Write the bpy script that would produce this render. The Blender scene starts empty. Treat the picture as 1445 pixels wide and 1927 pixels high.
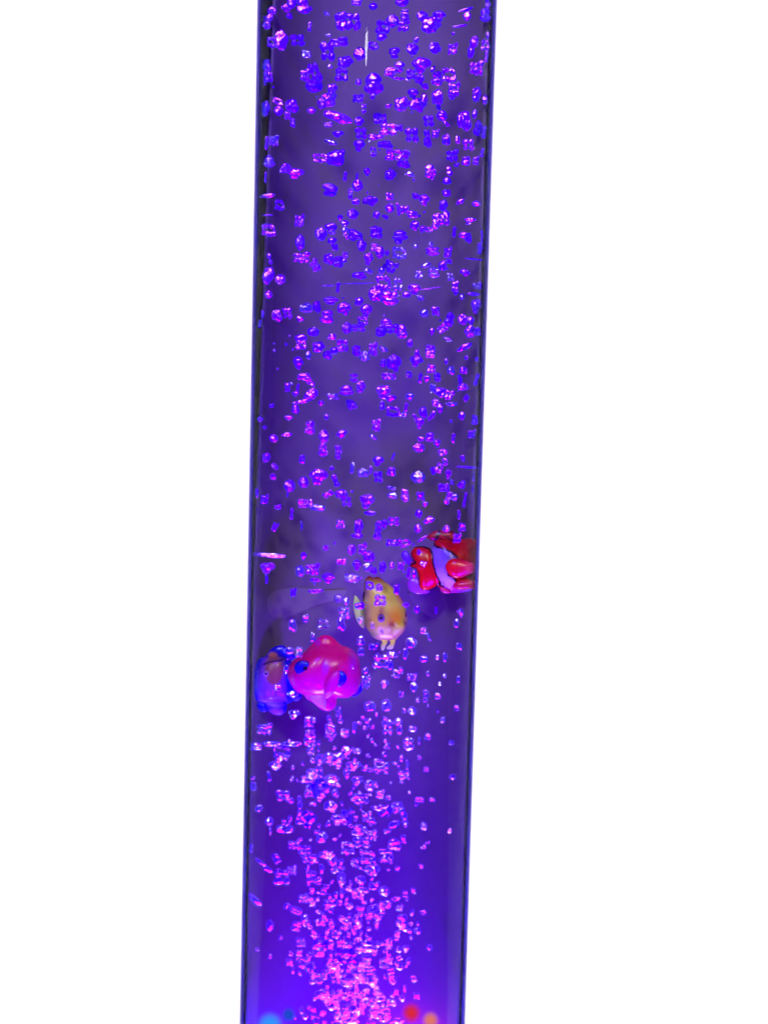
import bpy, bmesh, math, random
from mathutils import Vector, Matrix, noise
random.seed(11)
sc = bpy.context.scene
C = bpy.data.collections.new('bubble_tube_scene'); sc.collection.children.link(C)
PI = math.pi

# ------------------------------------------------------------------ camera
D, PHI, PITCH, ROLL = 0.72579721, 0.0136137, 0.08605898, 0.02543272
CAM = Vector((0, -D, 0))
f = Vector((math.sin(PHI)*math.cos(PITCH), math.cos(PHI)*math.cos(PITCH), -math.sin(PITCH)))
rt = f.cross(Vector((0, 0, 1))).normalized(); up = rt.cross(f)
RT = rt*math.cos(ROLL)+up*math.sin(ROLL); UP = up*math.cos(ROLL)-rt*math.sin(ROLL)
cd = bpy.data.cameras.new('camera'); cam = bpy.data.objects.new('camera', cd); C.objects.link(cam)
M = Matrix((RT, UP, -f)).transposed().to_4x4(); M.translation = CAM; cam.matrix_world = M
cd.sensor_fit = 'VERTICAL'; cd.sensor_height = 24; cd.lens = 12/math.tan(math.radians(20))
cd.clip_start = 0.01; cd.clip_end = 50
cd.dof.use_dof = True; cd.dof.focus_distance = 0.722; cd.dof.aperture_fstop = cd.lens/1000/0.0075
sc.camera = cam
FPX = 1927/2/math.tan(math.radians(20))
def at(px, py, y):
    """the point seen at photo pixel px, py in the vertical plane at depth y"""
    d = f*FPX+RT*(px-722.5)+UP*(963.5-py)
    return CAM+d*((y-CAM.y)/d.y)
def pixel(p):
    q = p-CAM
    return 722.5+FPX*q.dot(RT)/q.dot(f), 963.5-FPX*q.dot(UP)/q.dot(f)

# ------------------------------------------------------------------ helpers
def lin(c):
    return tuple(((v/255)/12.92 if v/255 <= .04045 else ((v/255+.055)/1.055)**2.4) for v in c)
def tag(o, label=None, cat=None, group=None, kind=None):
    if label: o['label'] = label
    if cat: o['category'] = cat
    if group: o['group'] = group
    if kind: o['kind'] = kind
    return o
def link(name, me, mat=None, parent=None, smooth=True):
    o = bpy.data.objects.new(name, me); C.objects.link(o)
    if mat: me.materials.clear(); me.materials.append(mat)
    if parent: o.parent = parent
    if smooth:
        for p in me.polygons: p.use_smooth = True
    return o
def empty(name, loc):
    o = bpy.data.objects.new(name, None); C.objects.link(o); o.location = loc; o.empty_display_size = .01
    return o
def mesh(name, vs, fs):
    me = bpy.data.meshes.new(name); me.from_pydata([tuple(v) for v in vs], [], fs); me.validate(); me.update()
    return me
def crisp(me, a=40):
    me.set_sharp_from_angle(angle=math.radians(a))
def nodes(name):
    m = bpy.data.materials.new(name); m.use_nodes = True; nt = m.node_tree; nt.nodes.clear()
    out = nt.nodes.new('ShaderNodeOutputMaterial')
    return m, nt, out
def principled(name, col, rough=.4, spec=.5, bump=0, bscale=200, vary=0, vscale=40, attr=False, sss=0):
    m, nt, out = nodes(name); N = nt.nodes.new; L = nt.links.new
    b = N('ShaderNodeBsdfPrincipled'); L(b.outputs[0], out.inputs[0])
    b.inputs['Base Color'].default_value = (*col, 1); b.inputs['Roughness'].default_value = rough
    b.inputs['Specular IOR Level'].default_value = spec
    tc = N('ShaderNodeTexCoord')
    if attr:
        a = N('ShaderNodeAttribute'); a.attribute_name = 'paint'
        src = a.outputs['Color']
    else: src = None
    if vary:
        nz = N('ShaderNodeTexNoise'); nz.inputs['Scale'].default_value = vscale; nz.inputs['Detail'].default_value = 6
        L(tc.outputs['Object'], nz.inputs['Vector'])
        mr = N('ShaderNodeMapRange'); mr.inputs['From Min'].default_value = .3; mr.inputs['From Max'].default_value = .7
        mr.inputs['To Min'].default_value = 1-vary; mr.inputs['To Max'].default_value = 1+vary
        L(nz.outputs[0], mr.inputs[0])
        mx = N('ShaderNodeVectorMath'); mx.operation = 'SCALE'
        if src: L(src, mx.inputs[0])
        else: mx.inputs[0].default_value = col
        L(mr.outputs[0], mx.inputs['Scale']); src = mx.outputs[0]
    if src: L(src, b.inputs['Base Color'])
    if bump:
        n2 = N('ShaderNodeTexNoise'); n2.inputs['Scale'].default_value = bscale; n2.inputs['Detail'].default_value = 3
        L(tc.outputs['Object'], n2.inputs['Vector'])
        bp = N('ShaderNodeBump'); bp.inputs['Strength'].default_value = bump; bp.inputs['Distance'].default_value = .0006
        L(n2.outputs[0], bp.inputs['Height']); L(bp.outputs[0], b.inputs['Normal'])
    if sss:
        b.inputs['Subsurface Weight'].default_value = sss
        b.inputs['Subsurface Radius'].default_value = (.004, .002, .004); b.inputs['Subsurface Scale'].default_value = 1
    return m
def shell_mat(name, tint, refl, rough=.0):
    m, nt, out = nodes(name); N = nt.nodes.new; L = nt.links.new
    t = N('ShaderNodeBsdfTransparent')
    l2 = N('ShaderNodeLayerWeight'); l2.inputs[0].default_value = .5; p2 = N('ShaderNodeMath'); p2.operation = 'POWER'; p2.inputs[1].default_value = 7
    L(l2.outputs['Facing'], p2.inputs[0]); cmx = N('ShaderNodeMix'); cmx.data_type = 'RGBA'
    cmx.inputs[6].default_value = (*tint, 1); cmx.inputs[7].default_value = (.42, .36, .66, 1) if refl else (.8, .75, .95, 1)
    L(p2.outputs[0], cmx.inputs[0]); L(cmx.outputs[2], t.inputs[0])
    g = N('ShaderNodeBsdfGlossy'); g.inputs['Roughness'].default_value = rough
    lw = N('ShaderNodeLayerWeight'); pw = N('ShaderNodeMath'); pw.operation = 'POWER'; pw.inputs[1].default_value = 5
    L(lw.outputs['Facing'], pw.inputs[0])
    mr = N('ShaderNodeMapRange'); mr.inputs['To Min'].default_value = .035*refl; mr.inputs['To Max'].default_value = .014*refl
    L(pw.outputs[0], mr.inputs[0])
    ge = N('ShaderNodeNewGeometry'); iv = N('ShaderNodeMath'); iv.operation = 'SUBTRACT'; iv.inputs[0].default_value = 1
    L(ge.outputs['Backfacing'], iv.inputs[1])
    mu = N('ShaderNodeMath'); mu.operation = 'MULTIPLY'; L(iv.outputs[0], mu.inputs[1])
    mx = N('ShaderNodeMixShader')
    L(mr.outputs[0], mu.inputs[0]); L(mu.outputs[0], mx.inputs[0]); L(t.outputs[0], mx.inputs[1]); L(g.outputs[0], mx.inputs[2])
    L(mx.outputs[0], out.inputs[0])
    return m
def bubble_mat(name, body, gloss, clear, gl_amt, rough, scale=(3.2, 3.2, 1.4), bump=.5):
    """air bubble: part see-through, part film with violet LED light put into its colour, with sharp mirror glints broken by ripples"""
    m, nt, out = nodes(name); N = nt.nodes.new; L = nt.links.new
    tc = N('ShaderNodeTexCoord'); oi = N('ShaderNodeObjectInfo')
    mp = N('ShaderNodeMapping'); mp.inputs['Scale'].default_value = scale
    ad = N('ShaderNodeVectorMath'); ad.operation = 'ADD'
    cm = N('ShaderNodeCombineXYZ'); ms = N('ShaderNodeMath'); ms.operation = 'MULTIPLY'; ms.inputs[1].default_value = 37
    L(oi.outputs['Random'], ms.inputs[0]); L(ms.outputs[0], cm.inputs[0]); L(ms.outputs[0], cm.inputs[2])
    L(tc.outputs['Object'], mp.inputs[0]); L(mp.outputs[0], ad.inputs[0]); L(cm.outputs[0], ad.inputs[1])
    nz = N('ShaderNodeTexNoise'); nz.inputs['Scale'].default_value = 2.2; nz.inputs['Detail'].default_value = 2
    L(ad.outputs[0], nz.inputs['Vector'])
    bp = N('ShaderNodeBump'); bp.inputs['Strength'].default_value = bump; bp.inputs['Distance'].default_value = .0012
    L(nz.outputs[0], bp.inputs['Height'])
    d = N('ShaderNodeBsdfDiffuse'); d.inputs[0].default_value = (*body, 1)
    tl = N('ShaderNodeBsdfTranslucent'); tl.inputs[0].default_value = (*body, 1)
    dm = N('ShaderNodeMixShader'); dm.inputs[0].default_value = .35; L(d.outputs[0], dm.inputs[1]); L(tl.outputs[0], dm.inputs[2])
    t = N('ShaderNodeBsdfTransparent')
    lw = N('ShaderNodeLayerWeight'); lw.inputs[0].default_value = .35
    mr = N('ShaderNodeMapRange'); mr.inputs['From Min'].default_value = 0; mr.inputs['From Max'].default_value = 1
    mr.inputs['To Min'].default_value = clear; mr.inputs['To Max'].default_value = min(1, clear+.35)
    L(lw.outputs['Facing'], mr.inputs[0])
    n3 = N('ShaderNodeTexNoise'); n3.inputs['Scale'].default_value = 1.7; n3.inputs['Detail'].default_value = 1; L(ad.outputs[0], n3.inputs['Vector'])
    mq = N('ShaderNodeMapRange'); mq.inputs['From Min'].default_value = .35; mq.inputs['From Max'].default_value = .65
    mq.inputs['To Min'].default_value = -.15; mq.inputs['To Max'].default_value = .35; L(n3.outputs[0], mq.inputs[0])
    sm = N('ShaderNodeMath'); sm.operation = 'ADD'; sm.use_clamp = True; L(mr.outputs[0], sm.inputs[0]); L(mq.outputs[0], sm.inputs[1])
    L(bp.outputs[0], d.inputs['Normal'])
    m1 = N('ShaderNodeMixShader'); L(sm.outputs[0], m1.inputs[0]); L(dm.outputs[0], m1.inputs[1]); L(t.outputs[0], m1.inputs[2])
    g = N('ShaderNodeBsdfGlossy'); g.inputs['Color'].default_value = (*gloss, 1); g.inputs['Roughness'].default_value = rough
    L(bp.outputs[0], g.inputs['Normal'])
    g.inputs['Color'].default_value = tuple(min(1, c*gl_amt*1.5) for c in gloss)+(1,)
    m2 = N('ShaderNodeAddShader'); fb = N('ShaderNodeMixShader'); ge = N('ShaderNodeNewGeometry')   # glints only on the outer skin
    L(ge.outputs['Backfacing'], fb.inputs[0]); L(g.outputs[0], fb.inputs[1])
    L(m1.outputs[0], m2.inputs[0]); L(fb.outputs[0], m2.inputs[1]); L(m2.outputs[0], out.inputs[0])
    return m
def glow(name, col, s):
    m, nt, out = nodes(name); N = nt.nodes.new; L = nt.links.new
    e = N('ShaderNodeEmission'); e.inputs[0].default_value = (*col, 1); e.inputs[1].default_value = s
    t = N('ShaderNodeBsdfTransparent'); lw = N('ShaderNodeLayerWeight'); lw.inputs[0].default_value = .5
    sb = N('ShaderNodeMath'); sb.operation = 'SUBTRACT'; sb.inputs[0].default_value = 1; L(lw.outputs['Facing'], sb.inputs[1])
    pw = N('ShaderNodeMath'); pw.operation = 'POWER'; pw.inputs[1].default_value = 6; L(sb.outputs[0], pw.inputs[0])
    mx = N('ShaderNodeMixShader'); L(pw.outputs[0], mx.inputs[0]); L(t.outputs[0], mx.inputs[1]); L(e.outputs[0], mx.inputs[2])
    L(mx.outputs[0], out.inputs[0]); return m
def emis(name, col, s):
    m, nt, out = nodes(name); e = nt.nodes.new('ShaderNodeEmission'); e.inputs[0].default_value = (*col, 1); e.inputs[1].default_value = s
    nt.links.new(e.outputs[0], out.inputs[0]); return m

# ------------------------------------------------------------------ materials
M_shell = shell_mat('clear_acrylic', (.985, .98, 1), .7)
M_water = shell_mat('water', (.95, .94, 1), 0)
M_added_view = principled('added_view_grey_violet', (.168, .122, .172), .75, .1, bump=.08, bscale=160, vary=.05, vscale=22)
M_rear = principled('refracted_edge_dark', (.030, .005, .20), .6, .2, bump=.3, bscale=120, vary=.5, vscale=35)
M_strip = principled('dark_red_edge_reflection', (.10, .01, .03), .5, .2, vary=.6, vscale=60)  # dark red reflection along the tube edge held in a colour, unassigned
M_base = principled('black_plastic', (.02, .02, .02), .4)
M_back = principled('white_backdrop', (.85, .85, .85), .9, 0)
M_plastic = principled('painted_soft_plastic', (1, 1, 1), .27, .5, attr=True, bump=.1, bscale=500)
M_ghost = principled('painted_reflection', (.212, .165, .20), .8, .1)
BM = {  # violet bodies and pink gloss carry the refracted LED light in their colours
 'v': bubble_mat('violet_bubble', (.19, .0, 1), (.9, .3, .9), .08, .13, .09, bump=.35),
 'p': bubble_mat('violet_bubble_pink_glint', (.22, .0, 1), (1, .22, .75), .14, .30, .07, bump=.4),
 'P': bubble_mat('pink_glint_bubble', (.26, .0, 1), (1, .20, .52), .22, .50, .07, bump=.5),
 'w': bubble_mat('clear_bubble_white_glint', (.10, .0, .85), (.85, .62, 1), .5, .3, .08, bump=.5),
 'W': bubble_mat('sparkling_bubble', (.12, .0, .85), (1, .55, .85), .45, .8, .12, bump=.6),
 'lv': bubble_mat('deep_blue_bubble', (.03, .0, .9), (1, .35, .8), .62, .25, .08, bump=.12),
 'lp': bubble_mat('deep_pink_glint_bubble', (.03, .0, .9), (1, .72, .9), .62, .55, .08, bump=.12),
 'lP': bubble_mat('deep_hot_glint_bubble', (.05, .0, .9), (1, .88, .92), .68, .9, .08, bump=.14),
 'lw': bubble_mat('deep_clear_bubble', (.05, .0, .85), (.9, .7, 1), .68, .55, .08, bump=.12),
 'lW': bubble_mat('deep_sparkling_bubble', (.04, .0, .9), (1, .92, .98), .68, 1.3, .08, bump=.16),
}

# ------------------------------------------------------------------ setting: white sweep
vs = []; prof = [(.34, -.80), (.5, -.795), (.72, -.74), (.86, -.55), (.9, -.25), (.9, .6), (.9, 2.2)]
for (y, z) in prof: vs += [(-3.2, y, z), (3.2, y, z)]
bd = link('backdrop', mesh('backdrop', vs, [(2*i, 2*i+1, 2*i+3, 2*i+2) for i in range(len(prof)-1)]), M_back); tag(bd, kind='structure')
fl = link('floor', mesh('floor', [(-3.2, -3, -.804), (3.2, -3, -.804), (3.2, .36, -.804), (-3.2, .36, -.804)], [(0, 1, 2, 3)]), principled('dark_floor', (.010, .008, .012), .8), smooth=False); tag(fl, kind='structure')

# ------------------------------------------------------------------ the tube
Z0, Z1, R = -.80, .31, .06
tube = empty('bubble_tube', (0, 0, Z0))
tag(tube, 'tall clear acrylic bubble tube filled with violet-lit water, bubbles and plastic fish', 'bubble lamp')
def ringsolid(name, ro, ri, z0, z1, mat, parent, a0=0, a1=2*PI, n=192):
    full = abs(a1-a0-2*PI) < 1e-6; k = n if full else n+1; vs = []; fs = []
    for i in range(k):
        a = a0+(a1-a0)*i/n; c, s = math.cos(a), math.sin(a)
        vs += [(ro*c, ro*s, z0-Z0), (ro*c, ro*s, z1-Z0), (ri*c, ri*s, z1-Z0), (ri*c, ri*s, z0-Z0)]
    for i in range(n):
        a = 4*i; b = 4*((i+1) % k)
        for j in range(4): fs.append((a+j, b+j, b+(j+1) % 4, a+(j+1) % 4))
    if not full: fs += [(0, 1, 2, 3), (4*n+3, 4*n+2, 4*n+1, 4*n)]
    o = link(name, mesh(name, vs, fs), mat, parent, smooth=False)
    for p in o.data.polygons: p.use_smooth = True
    crisp(o.data)
    return o
ringsolid('tube_wall', R, .0596, -.735, Z1-.005, M_shell, tube)
ringsolid('added_dark_lining', .0595, .0588, -.73, Z1-.02, M_rear, tube, a0=math.radians(-13), a1=math.radians(193))  # added lining: its dark colour stands in for refraction at the tube edges
# lamp base and top cap (outside the frame)
ringsolid('base', .075, .0605, -.80, -.70, M_base, tube)
ringsolid('base_plate', .0605, .001, -.80, -.74, M_base, tube)
ringsolid('top_cap', .064, .0601, Z1-.012, Z1+.01, M_base, tube)
# added grey-violet sheet, standing in for the lit view through the water, bent along the rear of the tube, a little narrower at the top left
NX, vs, fs = 72, [], []
rows = []
zr = [-.72+.01*i for i in range(int((Z1-.02+.72)/.01)+1)]
def panel_y(u): return .004+.040*(1-abs(u)**3.2)
for z in zr:
    t = max(0, min(1, (z-(-.10))/(.195+.10)))
    xl = -.0574+t**1.0*.0048; xr = .0574-t*.0008
    for i in range(NX+1):
        u = -1+2*i/NX
        u = math.copysign(abs(u)**.8, u)
        xx = xl+(xr-xl)*(u+1)/2
        vs.append((xx, panel_y(u)+.0006*noise.noise(Vector((xx*40, z*14, 3))), z-Z0))
for j in range(len(zr)-1):
    for i in range(NX):
        a = j*(NX+1)+i; fs.append((a, a+1, a+NX+2, a+NX+1))
pm = mesh('added_view_panel', vs, fs); panel = link('added_view_panel', pm, M_added_view, tube)
md = panel.modifiers.new('s', 'SOLIDIFY'); md.thickness = .0007; md.offset = 1
# water column
wm = bmesh.new(); bmesh.ops.create_cone(wm, cap_ends=True, segments=160, radius1=.0581, radius2=.0581, depth=1.0)
me = bpy.data.meshes.new('water'); wm.to_mesh(me); wm.free()
water = link('water', me, M_water, None); water.location = (0, 0, -.735+.5); tag(water, kind='structure')
for p in me.polygons: p.use_smooth = True
crisp(me)

# ------------------------------------------------------------------ smooth outlines -> puffy solids
def smooth_closed(pts, n=6):
    out = []; k = len(pts)
    for i in range(k):
        p0, p1, p2, p3 = [Vector(pts[(i+j-1) % k]) for j in range(4)]
        for s in range(n):
            t = s/n
            out.append(.5*((2*p1)+(p2-p0)*t+(2*p0-5*p1+4*p2-p3)*t*t+(3*p1-p0-3*p2+p3)*t**3))
    return out
def puff(pts, y0, T, cen=None, rings=14, power=2.0, n=6, bend=None):
    """closed outline (photo pixels) in the plane y0, puffed to half-thickness T; returns world verts, faces"""
    ol = smooth_closed(pts, n)
    if cen is None: cen = sum((Vector(p) for p in pts), Vector((0, 0)))/len(pts)
    else: cen = Vector(cen)
    k = len(ol); vs = []; fs = []
    def P(q, dy):
        p = at(q.x, q.y, y0); p.y += dy+(bend(q.x, q.y) if bend else 0); return p
    for side in (-1, 1):
        base = len(vs); vs.append(P(cen, side*T))
        for r in range(1, rings+(1 if side < 0 else 0)):
            s = math.sin(r/rings*PI/2); h = T*math.sqrt(max(0, 1-s**power))
            for q in ol: vs.append(P(cen+(q-cen)*s, side*h))
        cnt = rings if side < 0 else rings-1
        for i in range(k): 
            tri = (base, base+1+i, base+1+(i+1) % k); fs.append(tri if side > 0 else tri[::-1])
        for r in range(cnt-1):
            for i in range(k):
                a = base+1+r*k+i; b = base+1+r*k+(i+1) % k
                q4 = (a, b, b+k, a+k); fs.append(q4 if side < 0 else q4[::-1])
        if side < 0: rim = base+1+(rings-1)*k
        else:
            last = base+1+(rings-2)*k
            for i in range(k): fs.append((last+i, last+(i+1) % k, rim+(i+1) % k, rim+i))
    return vs, fs
def pip(x, y, poly):
    c = False; j = len(poly)-1
    for i in range(len(poly)):
        (xi, yi), (xj, yj) = poly[i], poly[j]
        if (yi > y) != (yj > y) and x < (xj-xi)*(y-yi)/(yj-yi)+xi: c = not c
        j = i
    return c
def pdist(x, y, poly):
    best = 1e9; j = len(poly)-1
    for i in range(len(poly)):
        ax, ay = poly[j]; bx, by = poly[i]; dx, dy = bx-ax, by-ay
        t = max(0, min(1, ((x-ax)*dx+(y-ay)*dy)/(dx*dx+dy*dy+1e-9)))
        best = min(best, math.hypot(x-ax-t*dx, y-ay-t*dy)); j = i
    return best
def paint(me, loc, y0, fn):
    ca = me.color_attributes.new('paint', 'FLOAT_COLOR', 'POINT')
    for i, v in enumerate(me.vertices):
        w = v.co+loc; x, y = pixel(Vector((w.x, y0+(w.y-y0)*.0, w.z)))
        ca.data[i].color = (*fn(x, y), 1)
def solid(name, lobes, parent, y0, fn, voxel=.0006, mat=None, smooth_it=6, remesh=True):
    """lobes fused into one continuous mesh, then painted"""
    loc = parent.location
    V, F = [], []
    for (vs, fs) in lobes:
        b = len(V); V += [v-loc for v in vs]; F += [tuple(i+b for i in q) for q in fs]
    me = mesh(name, V, F)
    bm = bmesh.new(); bm.from_mesh(me); bmesh.ops.recalc_face_normals(bm, faces=bm.faces); bm.to_mesh(me); bm.free()
    if remesh:
        o = bpy.data.objects.new('t', me); C.objects.link(o)
        m = o.modifiers.new('r', 'REMESH'); m.mode = 'VOXEL'; m.voxel_size = voxel; m.use_smooth_shade = True
        s = o.modifiers.new('s', 'SMOOTH'); s.iterations = smooth_it; s.factor = .5
        dg = bpy.context.evaluated_depsgraph_get(); dg.update()
        me2 = bpy.data.meshes.new_from_object(o.evaluated_get(dg)); bpy.data.objects.remove(o); me = me2; me.name = name
    o = link(name, me, mat or M_plastic, parent)
    paint(me, loc, y0, fn)
    return o
def mix(a, b, t):
    t = max(0, min(1, t)); return tuple(a[i]*(1-t)+b[i]*t for i in range(3))
def zm(x0, y0, s):
    return lambda pts: [(x0+x*s, y0+y*s) for x, y in pts]
def surface_y(parent, px, py, y):
    body = [c for c in parent.children if c.name.startswith('body')][0]
    d = f*FPX+RT*(px-722.5)+UP*(963.5-py)
    ok, loc, n, i = body.ray_cast(CAM-parent.location, d.normalized())
    return (loc+parent.location).y if ok else y
def disc_eye(name, px, py, y, rx, ry, parent, col, pcol, ppx, ppy, pr, depth=.0012):
    """a painted eye: domed disc with a pupil (sub-part)"""
    def dome(cx, cy, ax, ay, yy, T):
        pts = [(cx+ax*math.cos(a*PI/6), cy+ay*math.sin(a*PI/6)) for a in range(12)]
        return puff(pts, yy, T, (cx, cy), 6, 2, 3)
    y = surface_y(parent, px, py, y)+depth*.25
    e = solid(name, [dome(px, py, rx, ry, y, depth)], parent, y, lambda a, b: col, remesh=False)
    vs, fs = dome(ppx, ppy, pr, pr, y-depth*.75, depth*.5)
    p = link('pupil', mesh('pupil', [v-parent.location for v in vs], fs), M_plastic, e)
    paint(p.data, parent.location, y, lambda a, b: pcol)
    return e

# ------------------------------------------------------------------ clownfish
K = zm(720, 970, 200/1445)
yc = .004
cf = empty('toy_fish', at(830, 1060, yc))
tag(cf, 'red plastic clownfish with violet-white bands and black outlines at the right tube wall', 'toy fish', 'plastic fish in the tube')
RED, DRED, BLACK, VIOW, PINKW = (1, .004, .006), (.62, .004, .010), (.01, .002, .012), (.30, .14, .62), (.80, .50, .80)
front = K([(640, 600), (690, 400), (700, 330), (770, 300), (900, 330), (1010, 340), (1130, 318), (1285, 325), (1312, 420), (1318, 650), (1310, 900), (1275, 1010), (1100, 1050), (900, 1050), (790, 1010), (740, 900), (690, 760)])
tailp = K([(380, 500), (440, 425), (540, 415), (640, 440), (680, 520), (700, 640), (740, 770), (790, 880), (740, 965), (620, 1020), (540, 1020), (490, 960), (480, 830), (450, 730), (380, 700), (360, 660), (420, 620), (385, 560)])
band_l = K([(660, 330), (700, 420), (800, 440), (930, 490), (1000, 570), (900, 610), (850, 690), (870, 790), (960, 840), (975, 905), (900, 960), (790, 930), (720, 800), (690, 690), (680, 500), (640, 430), (560, 390), (600, 330)])
band2 = K([(770, 960), (980, 930), (1290, 1010), (1290, 1100), (800, 1100)])
tailpaint = K([(350, 440), (430, 410), (540, 405), (650, 440), (680, 520), (690, 640), (730, 780), (790, 900), (720, 985), (620, 1035), (540, 1035), (480, 990), (470, 820), (440, 720), (330, 700), (350, 660), (430, 630), (370, 560)])
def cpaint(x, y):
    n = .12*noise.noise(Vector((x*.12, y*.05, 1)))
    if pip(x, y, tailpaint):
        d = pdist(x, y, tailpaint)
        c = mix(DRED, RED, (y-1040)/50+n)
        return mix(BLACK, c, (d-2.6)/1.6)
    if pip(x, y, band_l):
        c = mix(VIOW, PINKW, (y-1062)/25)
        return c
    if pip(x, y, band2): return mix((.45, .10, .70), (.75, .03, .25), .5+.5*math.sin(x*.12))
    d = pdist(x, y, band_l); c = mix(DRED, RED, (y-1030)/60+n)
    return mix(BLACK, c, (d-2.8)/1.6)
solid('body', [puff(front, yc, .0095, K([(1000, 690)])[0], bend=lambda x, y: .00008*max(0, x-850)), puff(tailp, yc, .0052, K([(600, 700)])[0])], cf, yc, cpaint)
def finline(base, dark, cx, cy, k=.9):
    def fn(x, y):
        a = math.atan2(y-cy, x-cx)
        return mix(base, dark, .5*(1+math.sin(a*26))*k)
    return fn
df = K([(640, 330), (600, 290), (660, 235), (740, 200), (850, 205), (950, 215), (1000, 260), (1060, 320), (1000, 400), (850, 400), (740, 370), (690, 350)])
dl = K([(770, 215), (735, 270), (715, 340), (730, 370)])
def dfin(x, y):
    d = min(math.hypot(x-a, y-b) for (a, b) in [(dl[i][0]+(dl[i+1][0]-dl[i][0])*t/6, dl[i][1]+(dl[i+1][1]-dl[i][1])*t/6) for i in range(3) for t in range(7)])
    c = finline((.55, .01, .03), (.12, .002, .02), 800, 985, .8)(x, y)
    return mix(BLACK, c, (d-2.2)/1.5)
solid('dorsal_fin', [puff(df, yc-.001, .0022, None)], cf, yc, dfin, remesh=False)
tf = K([(270, 500), (300, 470), (350, 500), (400, 590), (440, 680), (470, 800), (500, 900), (560, 1010), (620, 1050), (520, 1075), (420, 1060), (345, 990), (325, 920), (360, 840), (400, 760), (340, 690), (290, 640), (250, 570)])
solid('tail_fin', [puff(K([(250, 540), (285, 480), (340, 490), (385, 570), (430, 650), (380, 690), (310, 640)]), yc+.001, .0018), puff(K([(330, 930), (360, 850), (440, 830), (500, 870), (560, 980), (640, 1030), (580, 1065), (470, 1068), (370, 1020)]), yc+.001, .0022)], cf, yc, lambda x, y: mix((.20, .02, .75), (.45, .05, .60), (y-1060)/50), remesh=False)
pf = K([(850, 700), (880, 630), (950, 590), (1050, 590), (1180, 630), (1250, 665), (1250, 760), (1180, 800), (1060, 850), (960, 845), (890, 790)])
solid('pectoral_fin', [puff(pf, yc-.0105, .0030, K([(1010, 710)])[0])], cf, yc, lambda x, y: mix((1, .006, .015), (1, .01, .18), (x-850)/60), remesh=False)
solid('pelvic_fin', [puff(K([(960, 930), (1050, 890), (1180, 880), (1245, 900), (1245, 960), (1180, 1000), (1060, 1010), (980, 985)]), yc-.010, .0022)], cf, yc, lambda x, y: (.80, .008, .05), remesh=False)
solid('anal_fin', [puff(K([(770, 980), (820, 970), (890, 1010), (930, 1050), (860, 1062), (800, 1040)]), yc-.004, .0022)], cf, yc, lambda x, y: (.85, .02, .20), remesh=False)

# ------------------------------------------------------------------ yellow fish
K = zm(640, 1060, 160/1445)
yy = -.004
yf = empty('toy_fish', at(716, 1150, yy))
tag(yf, 'yellow and white plastic butterfly fish facing the camera in the tube centre', 'toy fish', 'plastic fish in the tube')
yb = K([(440, 250), (500, 213), (560, 245), (640, 225), (700, 255), (780, 325), (880, 400), (990, 520), (1060, 640), (1115, 780), (1143, 920), (1130, 1060), (1070, 1170), (980, 1260), (930, 1310), (840, 1320), (740, 1310), (640, 1300), (540, 1240), (480, 1150), (425, 1060), (398, 950), (385, 800), (380, 620), (400, 480), (400, 340)])
OCH, ORA, WHT, GRN = (.78, .72, .07), (.88, .46, .02), (1, 1, .20), (.50, 1, .14)
eyeL = K([(700, 930)])[0]; 
def yp(x, y):
    X = (x-640)/.11073; Y = (y-1060)/.11073
    c = OCH
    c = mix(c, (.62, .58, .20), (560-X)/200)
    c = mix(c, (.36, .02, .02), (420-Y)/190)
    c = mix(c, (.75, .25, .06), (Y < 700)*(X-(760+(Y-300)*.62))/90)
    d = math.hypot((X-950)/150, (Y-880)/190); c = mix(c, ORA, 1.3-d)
    c = mix(c, WHT, (Y-(985 if X > 780 else 985+(780-X)*.2))/90)  # white belly, partly light from below put into the paint
    c = mix(c, GRN, max(0, min(1, (Y-1050)/120))*max(0, min(1, (700-X)/130)))
    c = mix(c, (.85, .75, .18), (X-1060)/60*(.0 if Y < 900 else 1))
    d = math.hypot(X-700, Y-930)
    return c
solid('body', [puff(yb, yy, .0105, K([(760, 820)])[0], power=2.3), puff(K([(840, 1010), (960, 960), (1080, 1000), (1100, 1090), (1000, 1200), (900, 1240), (830, 1150)]), yy-.0066, .0042)], yf, yy, yp)
solid('tail_fin', [puff(K([(250, 548), (300, 590), (345, 650), (375, 760), (405, 900), (412, 1080), (380, 1100), (320, 1040), (262, 920), (226, 760), (230, 640)]), yy+.004, .0012)], yf, yy, lambda x, y: (.70, 1, .22), remesh=False)
pv = [puff(K([(700, 1290), (800, 1280), (800, 1350), (770, 1410), (745, 1472), (700, 1474), (692, 1410), (712, 1340)]), yy-.003, .0012), puff(K([(850, 1290), (935, 1280), (935, 1340), (915, 1410), (880, 1458), (800, 1458), (788, 1428), (835, 1390), (855, 1340)]), yy-.004, .0012)]
for q in pv: solid('pelvic_fin', [q], yf, yy, lambda x, y: mix((.85, .95, .10), (.75, 1, .30), (y-1207)/8), remesh=False)
disc_eye('eye', eyeL[0], eyeL[1], yy-.0094, 7.2, 8.2, yf, (.26, .12, .30), (.015, .004, .06), eyeL[0]-.4, eyeL[1]+.3, 3.4)
e2 = K([(1108, 880)])[0]
disc_eye('eye', e2[0], e2[1], yy-.0050, 2.8, 7.5, yf, (.35, .10, .12), (.06, .01, .08), e2[0]+.3, e2[1], 1.6, .0009)
solid('gill_stripe', [puff(K([(390, 640), (384, 560), (400, 490), (425, 455), (420, 500), (404, 570), (402, 640)]), yy-.0030, .0006)], yf, yy, lambda x, y: (.01, .004, .01), remesh=False)

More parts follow.
